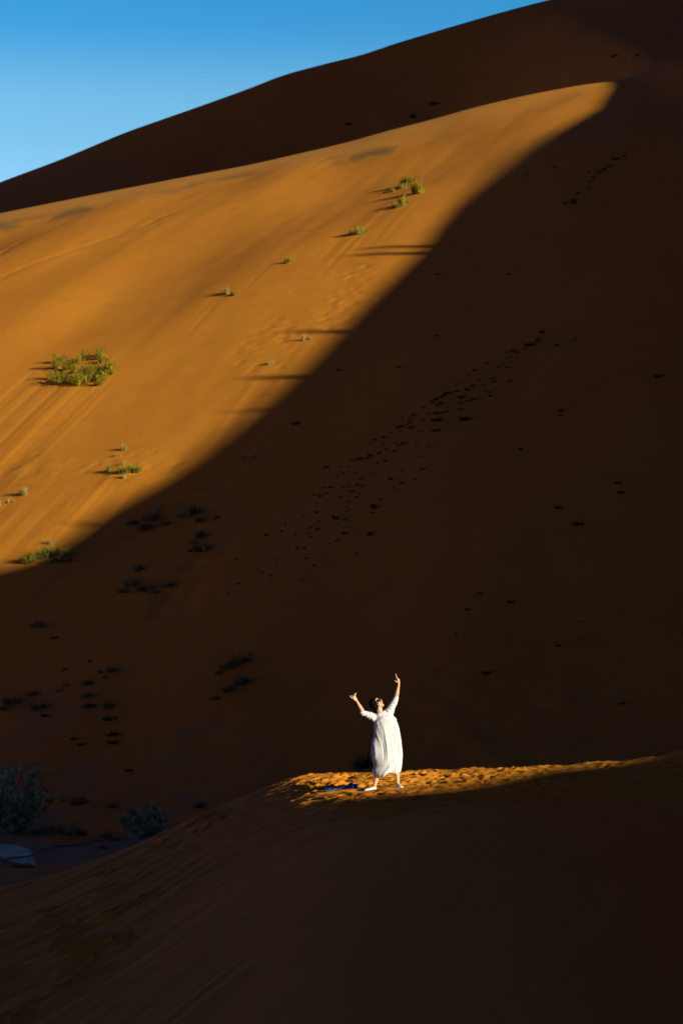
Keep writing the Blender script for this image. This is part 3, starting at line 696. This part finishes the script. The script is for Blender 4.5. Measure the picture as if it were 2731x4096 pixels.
def tube_obj(name, pts, r, mat, label, cat):
    cu = bpy.data.curves.new(name, 'CURVE'); cu.dimensions = '3D'; cu.bevel_depth = r; cu.bevel_resolution = 3; cu.resolution_u = 6
    sp = cu.splines.new('NURBS'); sp.points.add(len(pts) - 1); sp.order_u = 3; sp.use_endpoint_u = True
    for q, p in zip(sp.points, pts): q.co = (p[0], p[1], p[2], 1)
    tmp = bpy.data.objects.new('tmp', cu); COL.objects.link(tmp)
    dg = bpy.context.evaluated_depsgraph_get(); me = bpy.data.meshes.new_from_object(tmp.evaluated_get(dg)); bpy.data.objects.remove(tmp)
    o = link(name, me, mat); tag(o, label, cat); return o
pts = []
for a, b in [(12, 620), (36, 530), (60, 450), (100, 425), (140, 414), (220, 407), (300, 400), (370, 390), (425, 376)]:
    pts.append(on_board(a, b, .05))
for a, b in [(520, 322), (570, 298), (640, 280), (720, 270), (800, 265), (880, 266), (950, 262), (1010, 248), (1080, 230), (1150, 212), (1220, 198), (1310, 190)]:
    p = ground_hit(*Z5(a, b)); pts.append(Vector((p[0], p[1], p[2] + .02)))
tube_obj('cable', pts, .016, M_CABLE, 'black cable snaking across the pale board and the valley gravel', 'cable')

# ------------------------------------------------------------------ the person
K = SCL / 3.92                                   # metres per pixel of my 1300..1700 x 2600..3200 enlargement
gz = float(near_base(np.array([PX]), np.array([PY]))[0])
ROOT = empty('person', (PX, PY, gz)); tag(ROOT, 'person in long white dress and sunglasses, arms raised, leaning back on the sunlit crest', 'person')
def P(zx, zy, d=0.0): return Vector(((zx - 970) * K, d, (2163 - zy) * K))
gL = HN(*FOOT_L) - gz; gR = HN(*FOOT_R) - gz

def ball(bm, c, r, rot=None, seg=20):
    m = Matrix.Translation(c) @ (rot.to_4x4() if rot else Matrix.Identity(4)) @ Matrix.Diagonal((r[0], r[1], r[2], 1))
    bmesh.ops.create_uvsphere(bm, u_segments=seg, v_segments=seg // 2 + 2, radius=1, matrix=m)
def limb(bm, pts, seg=14):
    """closed tapered tube through (point, radius) with rounded ends"""
    P_ = [Vector(p) for p, r in pts]; Rr = [r if isinstance(r, tuple) else (r, r) for p, r in pts]
    t0 = (P_[1] - P_[0]).normalized(); ref = t0.orthogonal().normalized()
    rings = []
    def ring(c, t, r):
        nonlocal ref
        ref = (ref - t * ref.dot(t)).normalized(); b_ = t.cross(ref)
        return [bm.verts.new(c + (ref * math.cos(k * 2 * math.pi / seg) * r[0] + b_ * math.sin(k * 2 * math.pi / seg) * r[1])) for k in range(seg)]
    n_ = len(P_)
    for i in range(n_):
        t = (P_[min(i + 1, n_ - 1)] - P_[max(i - 1, 0)]).normalized()
        if i == 0:
            for f in (.95, .7, .35): rings.append(ring(P_[0] - t * Rr[0][0] * f, t, tuple(q * math.sqrt(1 - f * f) for q in Rr[0])))
        rings.append(ring(P_[i], t, Rr[i]))
        if i == n_ - 1:
            for f in (.35, .7, .95): rings.append(ring(P_[-1] + t * Rr[-1][0] * f, t, tuple(q * math.sqrt(1 - f * f) for q in Rr[-1])))
    for a, b_ in zip(rings[:-1], rings[1:]):
        for k in range(seg): bm.faces.new((a[k], a[(k + 1) % seg], b_[(k + 1) % seg], b_[k]))
    bm.faces.new(rings[0][::-1]); bm.faces.new(rings[-1])
def fuse(bm, voxel, smooth_it=2, fac=.5):
    me = bpy.data.meshes.new('tmp'); bmesh.ops.recalc_face_normals(bm, faces=bm.faces); bm.to_mesh(me); bm.free()
    o = bpy.data.objects.new('tmp', me); COL.objects.link(o)
    r = o.modifiers.new('r', 'REMESH'); r.mode = 'VOXEL'; r.voxel_size = voxel; r.adaptivity = 0
    if smooth_it:
        s_ = o.modifiers.new('s', 'SMOOTH'); s_.iterations = smooth_it; s_.factor = fac
    dg = bpy.context.evaluated_depsgraph_get(); out = bpy.data.meshes.new_from_object(o.evaluated_get(dg))
    bpy.data.objects.remove(o); return out

M_SKIN, _, bs = material('skin', (.62, .36, .24), .55, .4); bs.inputs['Subsurface Weight'].default_value = .08; bs.inputs['Subsurface Radius'].default_value = (.02, .008, .004)
M_LIPS, _, _ = material('lips', (.50, .13, .11), .45)
M_TEETH, _, _ = material('teeth', (.8, .76, .68), .4)
M_HAIR, _, _ = material('black_hair', (.006, .005, .005), .95, .04)
M_FRAME, _, _ = material('dark_frame', (.03, .01, .02), .25, .6)
M_LENS, _, _ = material('purple_lens', (.05, .008, .03), .08, .8)
M_SHOE, _, _ = material('white_canvas', (.74, .75, .76), .75)
M_SOLE, _, _ = material('white_rubber', (.70, .68, .64), .6)
M_LACE, _, _ = material('grey_lace', (.28, .30, .32), .8)
M_DRESS, td, bd = material('white_cotton', (.61, .62, .66), .88, .15)
wv = td.nodes.new('ShaderNodeTexNoise'); wv.inputs['Scale'].default_value = 38; wv.inputs['Detail'].default_value = 5
mpd = td.nodes.new('ShaderNodeMapping'); mpd.inputs['Scale'].default_value = (1.2, 1.2, .12); tcd = td.nodes.new('ShaderNodeTexCoord')
td.links.new(tcd.outputs['Object'], mpd.inputs[0]); td.links.new(mpd.outputs[0], wv.inputs['Vector'])
bpd = td.nodes.new('ShaderNodeBump'); bpd.inputs['Strength'].default_value = .55; bpd.inputs['Distance'].default_value = .008
td.links.new(wv.outputs[0], bpd.inputs['Height']); td.links.new(bpd.outputs[0], bd.inputs['Normal'])

# head frame: f = the way the face looks, dn = crown to chin
f = Vector((.56, -.46, .69)).normalized(); dn = Vector((.74, -.04, -.67)); dn = (dn - f * dn.dot(f)).normalized()
sd = f.cross(dn).normalized()
if sd.y > 0: sd = -sd
HR = Matrix((f, sd, dn)).transposed()
C = P(812, 856, .0)
bm = bmesh.new()
# torso, hips, neck
limb(bm, [(P(985, 1500, .03), (.14, .10)), (P(985, 1400, .02), (.13, .095)), (P(950, 1250, .02), (.12, .085)), (P(915, 1110, .02), (.13, .085)), (P(885, 1055, .01), (.10, .065))], 18)
limb(bm, [(P(872, 1060, .01), .056), (P(862, 985, .0), .050), (P(850, 915, -.002), .050), (C + dn * .02 - f * .02, .052)])
# skull, jaw, face
ball(bm, C - f * .012 - dn * .022, (.088, .071, .088), HR, 28)
limb(bm, [(C + dn * .02 + f * .012, (.062, .066)), (C + dn * .062 + f * .030, (.050, .054)), (C + dn * .088 + f * .044, (.030, .036))])
ball(bm, C + dn * .098 + f * .056, (.020, .024, .018), HR)
ball(bm, C - dn * .045 + f * .055, (.030, .055, .030), HR)
for s_ in (-1, 1):
    ball(bm, C + dn * .020 + f * .058 + sd * s_ * .036, (.026, .026, .026), HR)      # cheeks
    ball(bm, C + dn * .004 - f * .012 + sd * s_ * .076, (.016, .009, .030), HR)       # ears
    limb(bm, [(C - dn * .018 + f * .083 + sd * s_ * .014, .009), (C - dn * .020 + f * .080 + sd * s_ * .042, .009)], 8)
limb(bm, [(C - dn * .012 + f * .082, .010), (C + dn * .012 + f * .097, .011), (C + dn * .028 + f * .106, .013)], 10)
for s_ in (-1, 1): ball(bm, C + dn * .032 + f * .094 + sd * s_ * .012, (.010, .009, .008), HR, 12)
limb(bm, [(C + dn * .051 + f * .083 - sd * .022, .006), (C + dn * .050 + f * .091, .0085), (C + dn * .051 + f * .083 + sd * .022, .006)], 8)
limb(bm, [(C + dn * .067 + f * .078 - sd * .019, .006), (C + dn * .068 + f * .085, .009), (C + dn * .067 + f * .078 + sd * .019, .006)], 8)
# arms
SL, EL, WL = P(800, 1065, .02), P(612, 1008, -.05), P(492, 800, -.09)
limb(bm, [(SL, .050), (SL.lerp(EL, .5), .042), (EL, .036), (EL.lerp(WL, .3), .036), (EL.lerp(WL, .75), .025), (WL, .020)])
SR, ER, WR = P(1000, 1020, .03), P(1118, 752, -.02), P(1158, 555, -.03)
limb(bm, [(SR, .052), (SR.lerp(ER, .5), .043), (ER, .036), (ER.lerp(WR, .3), .036), (ER.lerp(WR, .75), .025), (WR, .020)])
# legs under the dress
HLp, KL, AL = P(915, 1480, .04), P(862, 1800, -.01), P(770, 2128, -.02) + Vector((0, 0, gL))
limb(bm, [(HLp, .082), (HLp.lerp(KL, .6), .066), (KL, .052), (KL.lerp(AL, .30), .053), (KL.lerp(AL, .72), .036), (AL, .028)])
limb(bm, [(AL, .028), (AL + Vector((-.005, 0, -.035)), .028)])
HRp, KR, AR = P(1060, 1480, .04), P(1115, 1800, .01), P(1142, 2118, .0) + Vector((0, 0, gR))
limb(bm, [(HRp, .082), (HRp.lerp(KR, .6), .066), (KR, .052), (KR.lerp(AR, .30), .053), (KR.lerp(AR, .72), .036), (AR, .028)])
limb(bm, [(AR, .028), (AR + Vector((0, 0, -.035)), .028)])
# hands: palm and five separate fingers each
def hand(w, palm_end, thick, width_dir, fingers, thumb):
    """palm as a flat closed tube, fingers as bent tapered chains"""
    d = (palm_end - w).normalized(); n_ = d.cross(width_dir).normalized()
    for k in (-1.0, -.33, .33, 1.0):
        limb(bm, [(w + width_dir * k * .012, .0135), (w.lerp(palm_end, .5) + width_dir * k * .022, .014), (palm_end + width_dir * k * .027, .0115)], 10)
    for k, ch in zip((-1.0, -.33, .33, 1.0), fingers):
        b0 = palm_end + width_dir * k * .027
        rr = [.0098, .0092, .0082, .0068]
        limb(bm, [(b0, rr[0])] + [(b0 + q, rr[i + 1]) for i, q in enumerate(ch)], 10)
    limb(bm, [(w.lerp(palm_end, .25) + thumb[0] * .2, .013)] + [(w.lerp(palm_end, .25) + q, r) for q, r in zip(thumb, (.0115, .0095, .0078))], 10)
def chain(*ps): return [Vector(p) for p in ps]
# image-left hand: bent back at the wrist, palm up, thumb out to the left, fingers curling up at the right
hand(WL, P(452, 757, -.10), .014, Vector((.62, .30, .72)).normalized(),
     [chain((-.020, -.005, .012), (-.036, -.008, .030), (-.046, -.008, .046)), chain((-.008, -.012, .016), (-.018, -.022, .030), (-.022, -.024, .040)),
      chain((.006, -.010, .022), (.012, -.018, .040), (.012, -.018, .052)), chain((.012, 0, .022), (.018, .002, .044), (.026, .002, .058))],
     chain((-.020, -.02, -.006), (-.034, -.028, .010), (-.036, -.030, .026)))
# image-right hand: stretched up, index pointing up, others folding to the left
hand(WR, P(1150, 472, -.03), .014, Vector((-.45, -.75, .35)).normalized(),
     [chain((-.020, 0, .010), (-.044, 0, .012), (-.062, 0, .012)), chain((-.022, -.004, .014), (-.048, -.006, .018), (-.066, -.006, .018)),
      chain((-.020, -.004, .018), (-.030, -.006, .044), (-.036, -.006, .066)), chain((-.018, -.004, .020), (-.026, -.006, .050), (-.032, -.006, .078))],
     chain((-.024, -.010, .010), (-.048, -.014, .030), (-.066, -.014, .044)))
body_me = fuse(bm, .0050, 2, .45)
body = link('body', body_me, [M_SKIN, M_LIPS, M_TEETH], ROOT)
co = np.empty(len(body_me.vertices) * 3); body_me.vertices.foreach_get('co', co); co = co.reshape(-1, 3)
inv = np.array(HR.transposed()); loc = (co - np.array(C)) @ inv.T
fm = []
for pl in body_me.polygons:
    q = loc[list(pl.vertices)].mean(0)
    i_ = 0
    if q[0] > .072 and abs(q[1]) < .026:
        if .045 < q[2] < .056 or .0635 < q[2] < .075: i_ = 1
        elif .056 <= q[2] <= .0635 and abs(q[1]) < .018: i_ = 2
    fm.append(i_)
body_me.polygons.foreach_set('material_index', fm)

# hair: smooth dark cap gathered at the nape
bm = bmesh.new()
ball(bm, C - f * .032 - dn * .020, (.097, .092, .114), HR, 32)
ball(bm, C - f * .004 - dn * .056, (.082, .082, .060), HR, 28)
limb(bm, [(C - f * .060 + dn * .04, (.050, .046)), (P(800, 955, .02), .030), (P(806, 1000, .03), .022)], 12)
hm_ = fuse(bm, .006, 2, .5)
for v in hm_.vertices:
    q = v.co; v.co = q + (q - (C - f * .03)).normalized() * (.003 * mnoise.noise(Vector((q.dot(sd) * 60, q.dot(f) * 14, q.dot(dn) * 14))))
hair = link('hair', hm_, M_HAIR, ROOT)

# sunglasses
g = empty('sunglasses', (0, 0, 0)); g.parent = ROOT
bm = bmesh.new()
for s_ in (-1, 1):
    cc = C - dn * .004 + f * .098 + sd * s_ * .034; prev = None; ring0 = None
    pts_ = []
    for k in range(21):
        a = k * 2 * math.pi / 20; pts_.append((cc + sd * math.cos(a) * .031 + dn * math.sin(a) * .025 - f * abs(math.cos(a)) ** 2 * .006 * (1 if math.cos(a) * s_ > 0 else 0), .0035))
    limb(bm, pts_, 8)
    limb(bm, [(cc + sd * s_ * .031 - f * .004 - dn * .01, .0035), (C + sd * s_ * .078 + f * .050 - dn * .008, .0035), (C + sd * s_ * .084 - f * .008 - dn * .002, .003)], 8)
limb(bm, [(C - dn * .010 + f * .101 - sd * .006, .003), (C - dn * .012 + f * .104, .003), (C - dn * .010 + f * .101 + sd * .006, .003)], 8)
me = bpy.data.meshes.new('rim'); bm.to_mesh(me); bm.free(); bmo = link('frame', me, M_FRAME, g)
for s_ in (-1, 1):
    bm = bmesh.new(); ball(bm, C - dn * .004 + f * .096 + sd * s_ * .034, (.004, .030, .024), HR, 20)
    me = bpy.data.meshes.new('lens'); bm.to_mesh(me); bm.free(); link('lens', me, M_LENS, g)

# shoes
def shoe(heel, direction, L, ank):
    bm = bmesh.new(); d = Vector((direction[0], direction[1], 0)).normalized(); n_ = Vector((-d.y, d.x, 0)); up = Vector((0, 0, 1))
    prof = [(0, .030, .062), (.10, .035, .070), (.25, .036, .066), (.42, .037, .052), (.60, .041, .040), (.78, .042, .030), (.92, .034, .024), (1.0, .016, .016)]
    rings = []
    for t, w, h in prof:
        c = heel + d * (t * L)
        rings.append([bm.verts.new(c + n_ * (w * math.cos(a)) + up * (.014 + (h if math.sin(a) > 0 else .004) * math.sin(a))) for a in [k * 2 * math.pi / 16 for k in range(16)]])
    for a, b_ in zip(rings[:-1], rings[1:]):
        for k in range(16): bm.faces.new((a[k], a[(k + 1) % 16], b_[(k + 1) % 16], b_[k]))
    bm.faces.new(rings[0][::-1]); bm.faces.new(rings[-1]); bmesh.ops.recalc_face_normals(bm, faces=bm.faces)
    me = bpy.data.meshes.new('shoe'); bm.to_mesh(me); bm.free(); s_ = link('shoe', me, M_SHOE, ROOT)
    bm = bmesh.new(); lo = []; hi = []
    for t, w in [(-.03, .012), (0, .030), (.12, .036), (.3, .036), (.5, .040), (.7, .044), (.88, .040), (.98, .024), (1.03, .008)]:
        lo.append((t, w))
    out = [heel + d * (t * L) + n_ * w for t, w in lo] + [heel + d * (t * L) - n_ * w for t, w in lo[::-1]]
    a_ = [bm.verts.new(q + up * -.004) for q in out]; b_ = [bm.verts.new(q + up * .018) for q in out]
    bm.faces.new(a_[::-1]); bm.faces.new(b_)
    for k in range(len(out)): bm.faces.new((a_[k], a_[(k + 1) % len(out)], b_[(k + 1) % len(out)], b_[k]))
    me = bpy.data.meshes.new('sole'); bm.to_mesh(me); bm.free(); link('sole', me, M_SOLE, s_, False)
    bm = bmesh.new()
    for k in range(5):
        t = .34 + k * .07; h = float(np.interp(t, [q[0] for q in prof], [q[2] for q in prof])); c = heel + d * (t * L) + up * (.016 + h)
        limb(bm, [(c - n_ * .016 - up * .003, .0028), (c + up * .002, .0028), (c + n_ * .016 - up * .003, .0028)], 6)
    me = bpy.data.meshes.new('lace'); bm.to_mesh(me); bm.free(); link('lace', me, M_LACE, s_)
shoe(AL + Vector((.030, .018, -.058)), (-.80, -.45), .225, AL)
shoe(AR + Vector((-.012, .035, -.066)), (.30, -.85), .225, AR)

# dress: loft with slanted hem, sleeves, folds pressed in afterwards
RG = [  # left x, right x, y at left, y at right, half depth
    (790, 1188, 1985, 1912, .150), (772, 1196, 1968, 1890, .175), (760, 1204, 1905, 1850, .190), (778, 1210, 1830, 1790, .195), (742, 1218, 1700, 1680, .195), (724, 1221, 1590, 1590, .190),
    (734, 1206, 1460, 1460, .180), (752, 1190, 1350, 1350, .165), (760, 1170, 1250, 1250, .150), (765, 1145, 1170, 1165, .140), (775, 1112, 1100, 1090, .130), (782, 1070, 1050, 1030, .115), (790, 1010, 1018, 985, .090), (798, 955, 1004, 965, .068)]
bm = bmesh.new(); rings = []
NS = 48
for (l, r_, yl, yr, dp) in RG:
    row = []
    for k in range(NS):
        a = 2 * math.pi * k / NS; ca, sa = math.cos(a), math.sin(a)
        cx2 = (l + r_) / 2 + (r_ - l) / 2 * (abs(ca) ** .9 * (1 if ca > 0 else -1)); tt = (cx2 - l) / (r_ - l)
        row.append(bm.verts.new(P(cx2, yl + (yr - yl) * tt, .02 + dp * sa)))
    rings.append(row)
for a, b_ in zip(rings[:-1], rings[1:]):
    for k in range(NS): bm.faces.new((a[k], a[(k + 1) % NS], b_[(k + 1) % NS], b_[k]))
bm.faces.new(rings[0][::-1]); bm.faces.new(rings[-1])
limb(bm, [(P(850, 1085, .02), .078), (P(775, 1072, .01), .074), (P(705, 1040, -.01), .064), (P(645, 1016, -.035), .052), (P(612, 1004, -.048), .047)], 20)
limb(bm, [(P(960, 1060, .02), .085), (P(1010, 985, .02), .078), (P(1052, 895, .01), .062), (P(1095, 815, -.01), .052), (P(1116, 762, -.018), .043)], 20)
limb(bm, [(P(592, 1000, -.054), .047), (P(628, 1012, -.042), .049)], 20)
limb(bm, [(P(820, 1060, .02), .060), (P(880, 1045, .015), .066), (P(960, 1000, .02), .062)], 20)
dm = fuse(bm, .0075, 3, .5)
co = np.empty(len(dm.vertices) * 3); dm.vertices.foreach_get('co', co); co = co.reshape(-1, 3)
no = np.array([v.normal[:] for v in dm.vertices])
x, y, z = co[:, 0], co[:, 1], co[:, 2]
zx = x / K + 970; zy = 2163 - z / K
grow = np.clip((zy - 1000) / 500, .15, 1)
body_m = ((zx > 745) & (zx < 1230)).astype(float)
th = np.arctan2(y - .02, x - (np.interp(zy, [1000, 1500, 1990], [880, 970, 980]) - 970) * K)
q = zx + (zy - 1200) * -.14 * np.sin(np.clip((zy - 1000) / 1000, 0, 1) * 3)
soft = vn(q / 78 + y * 6, zy / 700, 201); shp = 1 - np.abs(vn(q / 46 + y * 8 + .5 * vn(zx / 90, zy / 260, 203), zy / 420, 202)) * 2.0
fine = 1 - np.abs(vn(q / 22 + y * 12, zy / 260, 204)) * 2.2
dsp = grow * (.024 * soft + .007 * shp + .003 * fine)
# drape swags under the neckline, pulled by the raised right arm
sw = ((zx - 800) * .55 + (1010 - zy) * -1.0)
dsp += .008 * np.sin(sw / 17 + 1.5 * vn(zx / 60, zy / 60, 205)) * np.exp(-((zy - 1075) / 65) ** 2) * body_m
# long diagonal fold from the right hip to the left hem
dl = ((zx - 960) * .80 + (zy - 1900) * .62)
dsp += .020 * np.exp(-(dl / 26) ** 2) * sstep(1650, 1800, zy) - .018 * np.exp(-((dl - 55) / 32) ** 2) * sstep(1680, 1800, zy)
# gathers across the sleeves
sl_l = (zx < 770); sl_r = ((zy < 985) & (zx > 960))
cl = (zx - 600) * .94 + (zy - 1000) * .34; crr = (zx - 1010) * .42 + (985 - zy) * .90
dsp = np.where(sl_l & (zy < 1200), .004 * np.sin(cl / 8.5 + 2.0 * vn(zx / 40, zy / 40, 206)), dsp)
dsp = np.where(sl_r, .004 * np.sin(crr / 8 + 2.2 * vn(zx / 40, zy / 40, 207)), dsp)
co2 = co + no * dsp[:, None]
dm.vertices.foreach_set('co', co2.ravel()); dm.update()
dress = link('dress', dm, M_DRESS, ROOT)

# blue scarf dropped on the sand
M_SCARF, ts, bsf = material('blue_cloth', (.008, .035, .16), .6, .3)
n1_ = ts.nodes.new('ShaderNodeTexNoise'); n1_.inputs['Scale'].default_value = 26; n1_.inputs['Detail'].default_value = 3; tcs = ts.nodes.new('ShaderNodeTexCoord'); ts.links.new(tcs.outputs['Object'], n1_.inputs['Vector'])
sx = ts.nodes.new('ShaderNodeSeparateXYZ'); ts.links.new(tcs.outputs['Object'], sx.inputs[0])
m1 = ts.nodes.new('ShaderNodeMapRange'); m1.inputs[1].default_value = .12; m1.inputs[2].default_value = .2; ts.links.new(sx.outputs[0], m1.inputs[0])
m2 = ts.nodes.new('ShaderNodeMapRange'); m2.inputs[1].default_value = .50; m2.inputs[2].default_value = .58; ts.links.new(n1_.outputs[0], m2.inputs[0])
mm = ts.nodes.new('ShaderNodeMath'); mm.operation = 'MULTIPLY'; ts.links.new(m1.outputs[0], mm.inputs[0]); ts.links.new(m2.outputs[0], mm.inputs[1])
mxs = ts.nodes.new('ShaderNodeMix'); mxs.data_type = 'RGBA'; mxs.inputs[6].default_value = (.004, .020, .13, 1); mxs.inputs[7].default_value = (.03, .17, .36, 1)
ts.links.new(mm.outputs[0], mxs.inputs[0]); ts.links.new(mxs.outputs[2], bsf.inputs['Base Color'])
pa = hit(1366, 3160, 34, near_base)
V = []; Fc = []; ns, ntt = 70, 22
for i in range(ns):
    s_ = i / (ns - 1); xx = -.305 + .60 * s_
    hw = .045 + .02 * math.sin(s_ * 9) + .05 * float(sstep(.66, .82, s_)) * (1 - float(sstep(.93, 1.0, s_))) - .03 * float(sstep(.95, 1, s_))
    hh = .034 + .012 * math.sin(s_ * 13) + .045 * float(sstep(.60, .80, s_)) * (1 - .55 * float(sstep(.88, 1, s_)))
    if i in (0, ns - 1): hw, hh = .004, .004
    yy = .05 * math.sin(s_ * 4.2) 
    for k in range(ntt):
        a = 2 * math.pi * k / ntt
        nzv = 1 + .35 * mnoise.noise(Vector((xx * 22, math.cos(a) * 1.6, math.sin(a) * 1.6))) + .18 * mnoise.noise(Vector((xx * 60, math.cos(a) * 3, math.sin(a) * 3)))
        px_, py_ = xx, yy + hw * math.cos(a) * nzv
        gzz = HN(pa[0] + px_, pa[1] + py_) - pa[2]
        V.append((px_, py_, gzz + max(-.012, hh * math.sin(a) * nzv + .012)))
for i in range(ns - 1):
    for k in range(ntt): Fc.append((i * ntt + k, i * ntt + (k + 1) % ntt, (i + 1) * ntt + (k + 1) % ntt, (i + 1) * ntt + k))
Fc.append(tuple(range(ntt))); Fc.append(tuple(range((ns - 1) * ntt, ns * ntt))[::-1])
sc_ = link('scarf', pymesh('scarf', V, Fc), M_SCARF); sc_.location = pa
tag(sc_, 'crumpled deep blue scarf with a light blue pattern lying on the sand', 'scarf')
